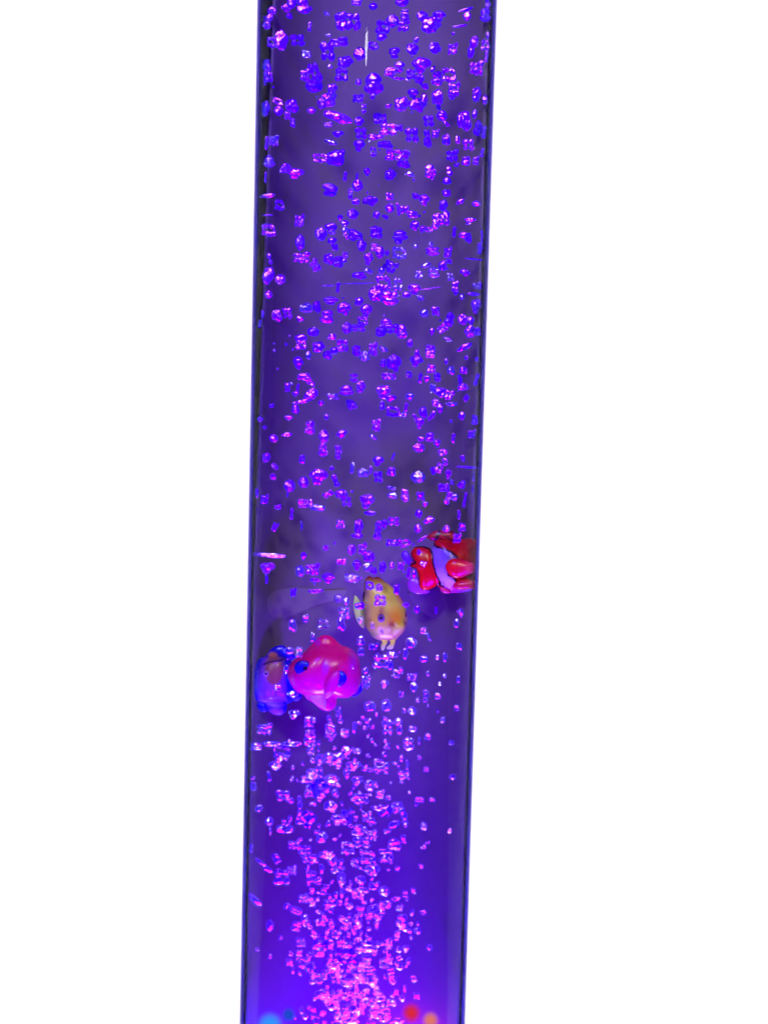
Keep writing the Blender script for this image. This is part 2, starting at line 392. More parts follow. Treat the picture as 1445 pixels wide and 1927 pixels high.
# ------------------------------------------------------------------ pink fish
K = zm(460, 1180, 240/1445)
yk = -.018
pk = empty('toy_fish', at(612, 1268, yk))
tag(pk, 'round bright pink plastic fish with dark blue eye, lower left in the tube', 'toy fish', 'plastic fish in the tube')
MAG, CRI = (1, .006, .40), (1, .006, .20)
def pp(x, y):
    X = (x-460)/.16609; Y = (y-1180)/.16609
    c = mix(CRI, MAG, (Y-330)/300)  # crimson to magenta: blue light from below put into the paint
    c = mix(c, (.50, .02, .75), .75*(1-math.hypot((X-925)/55, (Y-400)/110)))
    c = mix(c, (.40, .02, .85), .7*(1-math.hypot((X-830)/60, (Y-160)/50)))
    c = mix(c, (.45, .02, .80), .6*(1-math.hypot((X-1240)/90, (Y-330)/190)))
    c = mix(c, (1., .28, .62), .8*(1-math.hypot((X-760)/190, (Y-770)/55)))  # whitish glare painted on the lower body
    return c
head = K([(488, 540), (500, 455), (540, 390), (610, 345), (700, 265), (800, 215), (920, 200), (1010, 240), (1030, 400), (1000, 600), (960, 740), (860, 780), (740, 770), (610, 735), (530, 650)])
rear = K([(860, 210), (960, 195), (1100, 210), (1210, 250), (1290, 340), (1310, 450), (1318, 600), (1285, 710), (1200, 790), (1110, 800), (1020, 770), (920, 740), (860, 600), (830, 400)])
bump_ = K([(700, 270), (760, 200), (800, 150), (880, 92), (960, 92), (1030, 140), (1090, 200), (1200, 260), (1000, 330), (820, 320)])
low = K([(700, 730), (820, 720), (960, 700), (1030, 780), (1046, 860), (1010, 930), (940, 955), (860, 930), (780, 860), (690, 800)])
whole = K([(488, 540), (498, 460), (535, 395), (610, 345), (700, 268), (800, 215), (930, 190), (1080, 205), (1210, 250), (1290, 340), (1312, 450), (1318, 600), (1285, 710), (1200, 785), (1110, 798), (1000, 780), (860, 780), (740, 770), (610, 735), (530, 650)])
solid('body', [puff(whole, yk, .0135, K([(880, 500)])[0], power=2.4), puff(head, yk-.003, .0115, K([(760, 500)])[0]), puff(bump_, yk, .0035), puff(low, yk-.003, .0045)], pk, yk, pp, smooth_it=7)
solid('pectoral_fin', [puff(K([(905, 800), (900, 700), (930, 590), (990, 510), (1065, 485), (1080, 560), (1060, 650), (1010, 740), (960, 800)]), surface_y(pk, *K([(985, 640)])[0], yk)-.0004, .0025, K([(985, 640)])[0])], pk, yk, lambda x, y: mix(MAG, (1., .40, .72), 1.15-math.hypot((x-622)/10, (y-1297)/8)), remesh=False)  # pale spot on the fin is painted glare
solid('fin_patch', [puff(K([(1065, 500), (1120, 505), (1160, 560), (1140, 630), (1090, 670), (1050, 660), (1070, 590)]), surface_y(pk, *K([(1125, 580)])[0], yk)-.0002, .0016)], pk, yk, lambda x, y: (.02, .003, .80), remesh=False)
solid('tail_fin', [puff(K([(1250, 640), (1330, 640), (1345, 690), (1300, 760), (1230, 790), (1220, 720)]), yk+.0060, .0018)], pk, yk, lambda x, y: (.04, .003, .85), remesh=False)
solid('pelvic_fin', [puff(K([(745, 790), (800, 745), (890, 765), (930, 850), (915, 925), (860, 915), (790, 865)]), yk-.0072, .0018)], pk, yk, lambda x, y: (1., .38, .66), remesh=False)
e = K([(664, 463)])[0]
disc_eye('eye', e[0], e[1], yk-.0125, 16.5, 14.5, pk, (.015, .004, .42), (.004, .001, .03), e[0]+4, e[1]+1, 4.6, .0014)

# ------------------------------------------------------------------ blue fish
yb_ = .012
bf = empty('toy_fish', at(505, 1282, yb_))
tag(bf, 'blue plastic fish with orange brow at the left wall, behind the pink one', 'toy fish', 'plastic fish in the tube')
BLU = (.010, .003, .55)
def bp_(x, y):
    X = (x-460)/.16609; Y = (y-1180)/.16609
    c = BLU
    m = 1.25-math.hypot((X-320)/150, (Y-640)/320); c = mix(c, (.30, .07, .66), m*3)
    if Y < 640: c = mix(c, (.38, .12, .10), 2.6*(1.12-math.hypot((X-350)/115, (Y-450)/190)))
    d = abs(Y-(345+.0016*(X-400)**2)); 
    if 230 < X < 520: c = mix((.05, .01, .12), c, (d-5)/8)
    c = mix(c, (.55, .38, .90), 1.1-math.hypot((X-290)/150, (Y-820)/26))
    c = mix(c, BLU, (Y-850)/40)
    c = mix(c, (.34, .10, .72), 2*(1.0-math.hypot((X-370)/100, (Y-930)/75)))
    return c
bb = K([(62, 420), (150, 355), (240, 335), (330, 325), (440, 330), (520, 370), (560, 460), (560, 600), (600, 740), (560, 830), (480, 870), (400, 880), (280, 880), (180, 860), (120, 830), (62, 740), (45, 580)])
solid('body', [puff(bb, yb_, .0100, K([(310, 600)])[0]), puff(K([(170, 480), (260, 380), (420, 360), (450, 500), (410, 700), (330, 820), (220, 800), (170, 650)]), yb_-.007, .0045)], bf, yb_, bp_)
solid('dorsal_fin', [puff(K([(250, 345), (280, 275), (340, 225), (430, 205), (480, 240), (560, 310), (580, 345), (500, 385), (380, 360)]), yb_, .0020)], bf, yb_, lambda x, y: mix(BLU, (.62, .19, .12), 2.2*(1-math.hypot((x-514)/11, (y-1233)/9))), remesh=False)
solid('pectoral_fin', [puff(K([(470, 560), (540, 600), (620, 700), (650, 790), (590, 840), (510, 800), (470, 700)]), yb_-.006, .0018)], bf, yb_, lambda x, y: mix(BLU, (.02, .1, .95), (y-1305)/10), remesh=False)
solid('pectoral_fin', [puff(K([(160, 840), (260, 880), (260, 950), (200, 960), (140, 900)]), yb_-.004, .0016)], bf, yb_, lambda x, y: BLU, remesh=False)
solid('pelvic_fin', [puff(K([(250, 860), (370, 850), (475, 870), (475, 940), (420, 995), (340, 990), (280, 950)]), yb_-.005, .0024)], bf, yb_, bp_, remesh=False)
ee = K([(245, 530)])[0]
disc_eye('eye', ee[0], ee[1], yb_-.0107, 5.2, 6.2, bf, (.45, .20, .60), (.05, .01, .10), ee[0], ee[1], 2.6, .0012)

# faint reflection on the tube, painted as pale patches on the added sheet
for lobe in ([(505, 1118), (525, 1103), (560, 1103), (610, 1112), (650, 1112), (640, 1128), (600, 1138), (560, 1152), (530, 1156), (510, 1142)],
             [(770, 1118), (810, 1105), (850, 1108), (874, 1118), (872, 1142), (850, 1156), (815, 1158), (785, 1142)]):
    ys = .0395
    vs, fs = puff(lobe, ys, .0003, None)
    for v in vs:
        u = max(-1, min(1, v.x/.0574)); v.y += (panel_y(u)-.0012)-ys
    o = link('reflection_patch', mesh('reflection_patch', [v-tube.location for v in vs], fs), M_ghost, tube)

# ------------------------------------------------------------------ bubble shapes
def lobes_proto(kind, seed, vox=.038):
    rnd = random.Random(seed); L = []
    if kind == 'round': L = [(0, 0, .5, .5)]
    elif kind == 'two': L = [(0, .24, .42, .27), (rnd.uniform(-.05, .05), -.22, .48, .29)]
    elif kind == 'grid': L = [(x+rnd.uniform(-.04, .04), z+rnd.uniform(-.04, .04), rnd.uniform(.2, .29), rnd.uniform(.2, .29)) for x in (-.24, .24) for z in (-.24, .24)]
    elif kind == 'comb':
        n = rnd.choice((3, 4))
        for r in (-.26, .25):
            for i in range(n): L.append((-.5+(i+.5)/n+rnd.uniform(-.04, .04), r+rnd.uniform(-.07, .07), rnd.uniform(.46, .6)/n, .25+rnd.uniform(-.06, .03)))
    elif kind == 'blob':
        for i in range(5):
            a = i*2.4+rnd.random(); r = .22; L.append((r*math.cos(a), r*math.sin(a), rnd.uniform(.2, .3), rnd.uniform(.2, .3)))
        L.append((0, 0, .3, .3))
    elif kind == 'column':
        for i in range(3): L.append((rnd.uniform(-.12, .12), .34-.33*i, rnd.uniform(.3, .48), .19))
    elif kind == 'drop': L = [(0, .12, .48, .36), (rnd.uniform(-.12, .12), -.27, .28, .23)]
    elif kind == 'lens': L = [(0, 0, .5, .38), (.12, -.08, .36, .36)]
    V = []; F = []
    for (cx, cz, rx, rz) in L:
        b = bmesh.new(); bmesh.ops.create_icosphere(b, subdivisions=3, radius=1)
        o = len(V); yo = rnd.uniform(-.06, .06)
        for v in b.verts: V.append(Vector((cx+v.co.x*rx, yo+v.co.y*min(.42, (rx+rz)/2), cz+v.co.z*rz)))
        b.verts.index_update()
        for q in b.faces: F.append(tuple(o+v.index for v in q.verts))
        b.free()
    me = mesh('bubble_'+kind, V, F)
    o = bpy.data.objects.new('t', me); C.objects.link(o)
    m = o.modifiers.new('r', 'REMESH'); m.mode = 'VOXEL'; m.voxel_size = vox; m.use_smooth_shade = True
    s = o.modifiers.new('s', 'SMOOTH'); s.iterations = 1; s.factor = .5
    dg = bpy.context.evaluated_depsgraph_get(); dg.update()
    m2 = bpy.data.meshes.new_from_object(o.evaluated_get(dg)); bpy.data.objects.remove(o)
    off = Vector((seed*3.1, 0, seed))
    for v in m2.vertices:
        n = noise.noise_vector(v.co*2.6+off); v.co += Vector(n)*.10
    xs = [v.co.x for v in m2.vertices]; zs = [v.co.z for v in m2.vertices]
    sx, sz = max(xs)-min(xs), max(zs)-min(zs); mx_, mz = (max(xs)+min(xs))/2, (max(zs)+min(zs))/2
    for v in m2.vertices: v.co.x = (v.co.x-mx_)/sx; v.co.z = (v.co.z-mz)/sz
    for p in m2.polygons: p.use_smooth = True
    m2.name = 'bubble_'+kind; m2.materials.clear(); m2.materials.append(BM['v'])
    return m2
KINDS = {'round': 3, 'two': 4, 'grid': 2, 'comb': 4, 'blob': 4, 'column': 2, 'drop': 3, 'lens': 3}
PROTO = {k: [lobes_proto(k, 7*i+len(k)) for i in range(n)] for k, n in KINDS.items()}
LOW = {k: [lobes_proto(k, 7*i+len(k), .12) for i in range(n)] for k, n in KINDS.items()}
SHAPE_WORD = {'round': 'round', 'two': 'double', 'grid': 'four-lobed', 'comb': 'ribbed', 'blob': 'lumpy', 'column': 'stacked', 'drop': 'drop-shaped', 'lens': 'flattened'}

# bubbles read off the photograph, tile by tile: x y w h style [tilt]
T1 = '''430,90,130,80,P 450,180,60,60,v 620,100,150,90,p 600,20,110,60,v 480,30,100,80,v 220,200,110,230,P,-15 90,240,30,110,v 1210,30,110,60,v 1400,70,90,70,v 1110,240,250,180,v 680,300,45,90,v 360,450,130,200,p 250,480,90,110,v 540,455,150,110,v 640,610,100,80,w 880,580,150,190,v 960,480,100,80,v 1050,470,110,90,v 1245,610,120,130,p 1400,520,100,80,v 1085,700,150,110,v 1040,840,130,130,v 630,850,100,130,p 740,820,110,190,v,20 730,970,170,130,v 1230,930,60,60,v 940,1000,100,90,p 880,1140,210,150,P,30 700,1250,90,60,p 1000,1330,290,100,P,-15 890,1410,90,50,v 1230,1110,110,90,v 1290,1200,50,45,v 1290,1265,50,40,v 1240,1370,90,90,v 130,740,90,120,v 140,800,100,35,P,25 210,870,90,110,p 175,910,40,90,p 160,1230,85,150,v 320,1150,110,60,P,-20 330,1250,90,100,p 480,1200,130,130,v 430,1310,70,90,P 485,1390,50,90,v 275,1590,110,110,w 190,1620,40,130,p 1000,1520,110,60,v 920,1610,140,50,w,-15 1260,1510,120,110,v 1400,1550,100,60,p 1240,1650,110,110,v 1400,1720,60,100,v 220,1830,120,120,w 800,1790,150,90,P 970,1790,170,150,v 1050,1730,50,70,v 410,1900,100,90,p 1390,1090,50,60,v 870,150,60,40,w 890,400,60,30,w 910,750,60,40,w'''
T2 = '''340,20,130,90,v 230,240,120,120,v 120,300,140,130,v 110,420,100,70,v 370,140,80,60,v 375,200,90,70,v 360,290,120,120,p 570,180,110,100,v 670,280,190,160,p 760,180,130,100,v 1060,110,150,30,v,15 990,295,150,24,v,8 1075,185,80,90,P 920,380,35,35,v 1310,170,110,130,v 1380,60,60,160,v 1155,475,85,120,p,-20 1120,590,70,110,v 1185,770,140,145,P 500,450,50,60,v 460,550,120,120,v 255,580,110,70,v 255,635,80,45,v 715,540,120,110,v,-25 915,550,100,120,P 1340,400,40,70,v 1340,510,90,110,P 1295,640,50,110,p 310,735,100,60,v 210,820,120,110,P 310,800,80,50,v 400,905,50,16,W,-25 300,890,120,30,p 560,740,190,150,p 440,840,90,100,v 540,900,90,110,v 600,980,70,60,v 690,780,40,70,v,-30 730,890,110,140,p 870,850,140,150,P 930,1010,120,160,P 900,1100,50,50,v 465,1060,110,100,v 190,1200,80,40,p,20 340,1180,150,140,P 520,1190,170,140,p 590,1110,80,90,P 740,1100,110,150,p 750,1210,50,60,v 1185,1070,90,140,p 1340,1130,60,100,p 1160,1290,50,90,v 1200,1450,85,150,v,-14 1045,1370,140,190,p 640,1370,110,110,v 790,1310,110,100,p 840,1400,90,36,P,-35 90,1340,130,110,v 180,1460,170,120,P 300,1450,90,70,v 50,1550,150,40,P 150,1640,150,80,v 450,1530,140,140,v 620,1510,70,70,v 630,1610,80,110,v 720,1510,80,90,P 840,1580,85,110,p 970,1580,50,80,P 1090,1640,120,110,P 1330,1500,60,120,v 250,1750,180,110,P 380,1750,90,100,v 360,1860,130,80,v 910,1760,120,120,v 1245,1730,45,85,v 1060,1825,90,90,p 1175,1820,70,90,p 960,1870,60,36,v,20 650,1900,90,60,p 870,1905,50,40,P 20,950,190,210,v'''
T3 = '''520,40,170,100,P 380,10,80,40,v 180,80,26,110,v 1080,70,46,90,v 1330,20,70,80,v 1215,70,30,60,v 1220,175,110,110,p 910,200,150,80,v,-15 910,265,130,60,v 1140,235,50,50,v 1140,305,50,50,v 1200,355,80,60,p 1365,350,150,100,v 160,290,160,45,P,8 340,395,90,110,v 1170,495,110,100,v 565,570,100,130,P 205,510,100,16,v 215,680,140,130,P 1025,540,60,60,p 810,720,120,130,v 920,640,120,70,v 930,700,70,50,v 935,800,90,60,v 965,875,70,70,v 1080,600,80,60,v 1085,680,80,60,w 1090,745,80,40,P,-50 1190,745,150,110,v,-30 1270,850,90,120,v 1410,700,80,120,v 570,820,90,150,v 590,990,170,110,P 740,1080,90,130,p,35 900,1010,110,110,p 1000,1040,100,110,v 1080,960,60,60,v 1070,1025,50,40,v 1345,1010,90,120,P 1415,870,80,80,P 1345,1140,100,50,w,-20 1240,1195,140,70,v 215,1190,110,180,p,-20 345,1240,100,100,P 220,970,45,60,v 238,1040,40,50,v 215,1410,80,80,P 1000,1330,46,100,v 920,1480,150,80,v 640,1560,130,100,w 760,1550,80,110,v 870,1665,130,130,P 1070,1570,130,130,p 1240,1490,90,80,p 1320,1600,120,140,P 1280,1710,100,90,p 150,1630,36,80,p 310,1650,100,120,P 425,1620,100,110,P 570,1690,80,50,P,-25 105,1740,40,80,p 1100,1790,100,110,p 1230,1790,140,70,v 720,1830,110,90,v 930,1890,90,60,P 580,1900,120,70,p 1410,1400,120,140,P 1180,1285,420,9,v,2 890,1310,120,12,v'''
T4 = '''210,55,110,100,v 430,45,100,50,w,-15 665,40,110,120,P 880,30,60,60,P 850,120,90,70,v 845,260,90,70,v 200,300,80,80,P 200,430,90,90,p 300,440,40,130,P,10 370,450,110,80,P 460,500,110,70,p 50,510,70,80,v 150,530,70,40,v,-20 500,300,100,60,v,-30 590,340,110,110,p 1000,360,90,50,P,25 1180,380,90,60,P 1110,560,120,40,P 1090,600,50,26,v 810,400,85,110,v 780,560,170,120,P 840,500,70,80,v 480,630,90,100,p 570,670,60,70,P 640,675,80,50,P 715,635,80,70,P,30 930,700,44,100,v 1030,740,80,70,P 1090,770,70,100,v 50,710,120,110,v 320,740,150,100,v 300,810,80,50,v 495,860,55,50,w 665,840,55,50,w 685,920,140,90,p 310,940,140,130,w 90,930,90,120,p 170,940,44,56,v 860,930,80,110,P 800,1080,85,100,P 870,1035,60,50,v 610,1080,110,46,w,15 700,1160,120,110,w 530,1180,85,80,w 210,1090,140,130,v,-30 110,1140,70,70,w 1050,1160,100,70,p,-20 1230,890,60,110,v 1160,1010,190,18,v,-6 130,1280,150,160,P 200,1450,180,140,P 60,1420,150,110,P 290,1290,100,140,w 480,1350,130,110,P 390,1410,90,60,p 550,1450,80,60,w 660,1340,220,8,P,8 890,1210,60,80,w 940,1320,70,120,p 950,1390,50,50,v 1020,1435,50,60,w 1150,1405,130,36,v,-4 1170,1315,70,66,w 1245,1310,30,80,v 590,1620,90,80,w 720,1600,90,100,P 880,1690,90,140,v,-15 800,1790,110,90,P,35 1180,1550,100,140,p 1030,1690,100,110,P 1120,1700,66,80,v 1110,1830,110,120,P 1225,1830,56,90,v 160,1740,130,100,P 110,1830,120,100,v 240,1800,120,100,v 340,1830,100,140,P 680,1830,50,70,p 850,1905,80,30,w 1290,760,26,140,v'''
T5 = '''580,50,110,100,P 780,80,120,110,p 880,170,90,90,p 960,120,80,70,v 1050,60,110,130,P 1210,120,90,110,v 1300,180,110,100,w 1400,100,90,140,P 665,170,60,80,w 550,260,100,130,p 620,420,140,80,P 690,480,100,50,P,-30 545,540,36,80,p 520,610,70,50,P 690,620,160,100,P,35 580,700,180,34,P,12 520,780,80,90,p 430,530,60,100,P 1180,400,80,36,v 1180,455,76,44,v 1260,530,90,120,P 1095,570,140,100,p 940,640,130,66,w 810,715,56,56,p 1150,735,130,90,p,-30 440,880,90,50,P 250,740,50,42,v 120,895,60,50,v 170,990,40,36,v 870,865,46,56,v 680,990,100,130,P 420,1070,110,40,P,8 270,1110,90,80,P 840,1090,100,130,P 830,1240,95,140,P 1045,1065,110,80,p,20 1005,1270,76,140,p 190,1330,80,90,p 285,1430,80,46,p,-35 265,1550,60,70,P,25 590,1350,60,90,p 780,1550,180,160,P 610,1610,100,110,p 450,1650,110,120,p 430,1750,20,46,v 1160,1450,56,110,w 1285,1500,110,90,w 1375,1470,36,80,P 970,1590,70,130,v,30 930,1450,50,46,v 890,1745,120,60,P,30 1040,1740,120,90,p 1095,1830,110,100,P 1330,1830,140,140,P 80,1730,44,96,P 170,1800,80,100,p 320,1890,66,50,p 630,1850,150,90,P 770,1900,150,70,w 1400,1100,90,40,w,-30'''
T6 = '''130,100,100,50,w,-20 430,30,56,80,p 660,90,100,70,v 660,160,100,80,P 510,150,50,80,P 500,240,120,110,p 670,320,90,90,P 250,260,140,170,v 190,410,140,70,p 125,260,60,80,v 420,390,56,66,v 545,430,50,100,P 620,440,66,70,P 740,420,70,90,v 880,10,80,18,w 1060,70,140,60,P,25 1000,110,80,30,P,12 1065,200,36,44,v 1185,215,36,50,v 840,240,36,60,v 895,345,80,90,w 1035,340,80,70,p 1000,450,50,100,v,10 1210,450,54,120,v,-10 1030,530,110,70,P 690,550,66,100,w 760,580,90,80,v 850,610,140,110,P,-20 130,590,140,130,P 210,660,110,70,p 425,640,90,80,w 115,740,54,90,v 240,810,140,110,p 385,760,44,86,P 350,850,90,44,w 720,710,76,80,P 770,770,60,100,p 900,725,120,44,w 1065,660,50,80,p,-20 580,820,80,110,v 680,860,50,110,P,-35 540,940,86,110,P 490,870,36,70,P,30 1015,860,66,86,p 1195,900,66,100,v 895,920,28,32,v 50,960,90,130,P 550,1120,66,50,P 650,1100,90,90,p 740,1170,70,80,P,20 530,1220,120,90,P 920,1110,44,86,P 1130,1060,80,90,p 800,1270,90,70,P,20 825,1380,56,76,P 760,1450,70,100,P,-25 700,1480,70,80,v 240,1320,26,76,p,-15 70,1370,110,100,v 215,1490,90,90,P 70,1550,90,110,v 520,1550,150,120,w 865,1520,60,100,P 900,1610,46,60,w 1030,1340,46,70,P,25 1090,1440,210,26,v,-3 1150,1550,28,70,w 1020,1640,90,70,p,35 785,1670,64,86,v 845,1670,56,90,P 1140,1690,26,70,w 220,1675,100,36,w,-12 370,1740,80,110,P 380,1800,70,60,P 550,1770,86,96,P 600,1860,60,56,p 860,1790,70,130,P,-12 930,1780,80,86,w 1050,1810,40,150,P,-6 230,1760,100,70,w'''
T7 = '''225,90,30,50,P,-20 315,20,22,60,P 370,85,14,50,w 580,75,46,46,P 500,205,32,32,P 680,90,46,76,p 670,140,60,26,p 785,110,50,100,P 870,60,60,46,P 820,75,36,50,v 1005,20,36,46,v 1060,55,60,34,P,30 1000,100,40,46,p 740,15,60,26,v 870,175,80,40,p 930,180,60,40,P,25 1155,100,36,36,P 1240,90,38,46,P 1225,25,18,50,P 1215,150,44,56,P 1025,155,60,16,P,35 640,215,46,56,P 700,210,46,66,P 735,250,60,56,p 670,300,46,56,p 730,310,46,46,w 650,370,86,46,w 760,330,36,36,v 585,280,56,36,P 810,310,36,60,v 860,300,26,36,P 910,300,38,46,P 950,340,26,56,P 980,350,26,46,P 160,245,170,24,W,-4 185,315,76,56,P 380,250,32,44,p 360,330,46,60,w 430,320,76,66,P 515,370,70,56,P 445,380,60,22,P 445,440,80,22,P,5 325,445,32,46,v 180,375,18,50,v 885,430,32,56,p 795,490,64,60,P 740,410,44,46,v 790,420,36,40,P 570,480,46,46,w 610,495,36,46,w 600,560,66,66,W 585,620,46,76,w 680,520,46,36,p 690,600,36,36,P 390,590,36,46,p 320,630,46,66,P 485,620,66,56,P 430,690,26,46,P 300,765,50,40,W 355,770,36,60,P 1030,655,32,38,P 1060,690,20,46,P,25 995,540,30,42,p 1100,545,18,36,v 935,515,36,26,p 965,720,56,60,W 935,780,28,60,p 760,740,50,36,p 690,710,46,56,p 690,770,36,46,w 860,785,66,36,w 800,820,86,76,P 850,840,36,56,p 1035,810,46,36,w 1105,800,22,28,P 1150,800,26,50,p 1225,740,32,38,w 1210,615,28,46,w 1235,560,32,50,p 910,870,26,36,P 885,890,36,46,P 715,870,32,36,w 720,930,46,76,P 820,945,46,46,P 970,905,56,46,w 980,960,38,56,P 910,1000,28,36,P 1055,890,18,30,P 1145,900,22,26,w 1120,945,18,24,W 1220,920,22,38,w 1045,1010,36,66,p 1108,1010,30,36,P 1000,1035,22,28,P 740,1065,60,56,P 830,1060,50,66,P 775,1110,18,26,P 970,1090,46,46,P 925,1090,18,28,P 1210,1075,26,36,w 1135,1140,22,32,W 835,1180,56,86,W 895,1150,36,46,P 900,1200,28,46,P 970,1190,38,30,P 1055,1230,26,36,P 330,1110,56,46,P 320,1000,56,36,W 570,1100,36,60,w 580,1145,28,26,W 400,1150,36,56,P 655,1180,22,56,P 530,1200,56,66,W 605,1210,46,46,P 410,1240,56,56,p 170,1190,80,66,W 240,965,36,36,P 285,862,24,40,W 695,520,30,40,P 755,628,24,30,p 805,660,20,36,p 1030,290,36,30,W,-25 1005,228,18,30,P'''
T8 = '''120,225,60,40,W 210,210,90,26,W 330,210,96,26,W 260,290,56,46,P 235,335,66,46,P 200,395,26,50,P,20 100,450,36,44,W 280,505,76,56,W 140,575,44,36,W,25 200,650,44,46,W 290,690,86,44,W 210,705,16,36,P 85,800,24,44,W 150,880,66,20,W,-35 425,85,36,56,P 545,140,50,76,W 685,120,22,56,P 630,150,36,36,W 435,180,56,46,w 435,245,36,46,P 490,300,46,56,P 540,290,56,56,W 590,290,66,56,P 640,250,56,46,W 705,250,32,30,P 440,380,56,56,P 480,370,46,56,P 415,410,66,36,W 680,335,76,46,P 740,350,30,26,P 825,330,56,66,P 865,335,26,36,P 950,295,22,30,P 985,330,18,50,P 965,385,56,46,P 912,320,30,14,W 555,415,76,56,P 640,380,36,56,p 700,420,56,46,P 765,445,46,56,P 425,490,46,36,W 500,490,56,56,P 575,490,36,46,P 720,520,76,56,P 830,495,46,46,P 875,515,26,26,P 550,565,66,60,W 375,560,26,96,W 320,635,22,36,P 375,640,46,46,P 590,640,66,56,P 755,620,46,56,P 780,650,36,46,P 810,575,60,20,w,-10 925,570,56,56,P 965,620,36,90,P,15 910,665,60,36,P,20 500,740,56,56,P 700,700,56,56,P 780,725,56,56,P 725,770,86,56,P 340,780,56,46,W 400,810,66,46,P 430,860,86,46,W 645,800,66,66,P 520,840,66,46,P 560,870,46,56,P 760,850,76,66,P 690,880,36,46,P 910,780,66,56,P 960,750,28,46,P 870,840,56,56,P 240,860,36,56,P,25 1088,352,26,26,W 1050,525,46,26,W 1123,522,32,22,W 1075,675,32,40,P 1185,70,22,28,W 1015,125,38,26,P 1095,170,28,28,P 1050,190,18,36,P 990,210,56,66,P 930,80,36,30,P 1230,190,30,26,p 1240,390,40,30,p 1075,795,30,26,v 480,460,120,100,v 270,250,90,70,v 420,640,90,90,v 640,620,60,90,v 860,590,80,60,v'''
T9 = '''190,25,60,24,W,-35 115,200,80,32,W,-45 205,345,36,56,W 350,260,60,40,W,-20 350,350,46,50,w 970,165,26,36,W 1040,375,36,32,W 995,375,24,24,P 975,475,36,36,P 935,480,28,30,P 990,545,24,36,P,-15 1020,645,26,34,W 970,700,20,38,P 1035,745,36,36,W 315,555,36,40,P 385,825,26,40,P 490,850,50,26,P,25 270,70,80,80,W 330,30,50,50,P 440,70,50,70,P 500,25,26,50,P 610,80,40,70,P 615,160,26,50,P 660,120,20,50,W 700,165,60,50,P 720,85,50,40,W 790,30,70,60,P 790,120,46,40,P 850,150,56,50,P 870,225,40,40,P 940,245,36,30,P 395,190,50,50,P 800,270,76,80,W 720,260,36,60,P 400,315,36,60,P 490,330,56,36,W 640,320,56,40,W 700,310,46,50,P 550,215,66,46,W 580,390,46,46,W 720,400,20,50,P 760,460,66,60,P 480,490,60,60,P 880,440,40,50,W 920,410,24,36,P 950,320,56,66,P 380,440,46,50,P 370,500,36,36,P 390,555,40,60,P 430,585,40,56,P 465,645,66,60,W 560,580,66,50,P 575,645,50,56,P 640,670,60,40,P 700,610,60,66,W 720,640,30,40,P 785,665,46,56,P 850,560,46,50,P 890,600,36,40,W 900,655,40,46,P 940,575,40,36,P 885,545,30,36,P 500,740,76,60,W 460,750,26,36,P 550,800,46,46,P 700,820,66,60,P 630,740,70,66,v 780,780,50,46,P 830,750,50,46,W 890,780,50,36,W 800,840,66,56,P 850,870,46,36,P 610,870,56,36,P 660,885,80,36,W 930,885,56,36,W 870,830,24,40,P 920,720,24,36,P 640,520,110,90,v 500,430,90,70,v'''
def parse(s, ox, oy, k, band):
    out = []
    for w in s.split():
        q = w.split(','); x, y, ww, hh = map(float, q[:4]); a = float(q[5]) if len(q) > 5 else 0
        out.append([ox+x*k, oy+y*k, ww*k, hh*k, q[4], a, band])
    return out
k1 = 240/1445
B = parse(T1, 470, 0, k1, 0)+parse(T2, 700, 0, k1, 0)+parse(T3, 470, 320, k1, 1)+parse(T4, 700, 320, k1, 1)+parse(T5, 470, 640, k1, 2)+parse(T6, 700, 640, k1, 2)
B += parse(T7, 440, 960, 500/1445, 3)+parse(T8, 440, 1330, 480/1445, 4)+parse(T9, 440, 1627, 480/1445, 5)
# small stray bubbles and the fine froth of the plume
extra = []
for i in range(330):
    t = random.random()**.8; y = 1645+t*282
    c = 666-8*t; hw = 112-34*max(0, (t-.45))*1.6
    extra.append([c+random.gauss(0, .5)*hw, y, random.uniform(4, 11), random.uniform(5, 12), random.choice('PPWWWW'), random.uniform(-20, 20), 5])
for i in range(170):
    y = random.uniform(1350, 1640); t = (y-1350)/290
    extra.append([random.gauss(636+25*t, 66), y, random.uniform(4, 9), random.uniform(4, 10), random.choice('PPWpw'), random.uniform(-20, 20), 4])
for i in range(60):
    y = random.uniform(20, 1340)
    extra.append([random.uniform(500, 885), y, random.uniform(2.5, 5), random.uniform(2.5, 5), random.choice('vvwp'), 0, 2])

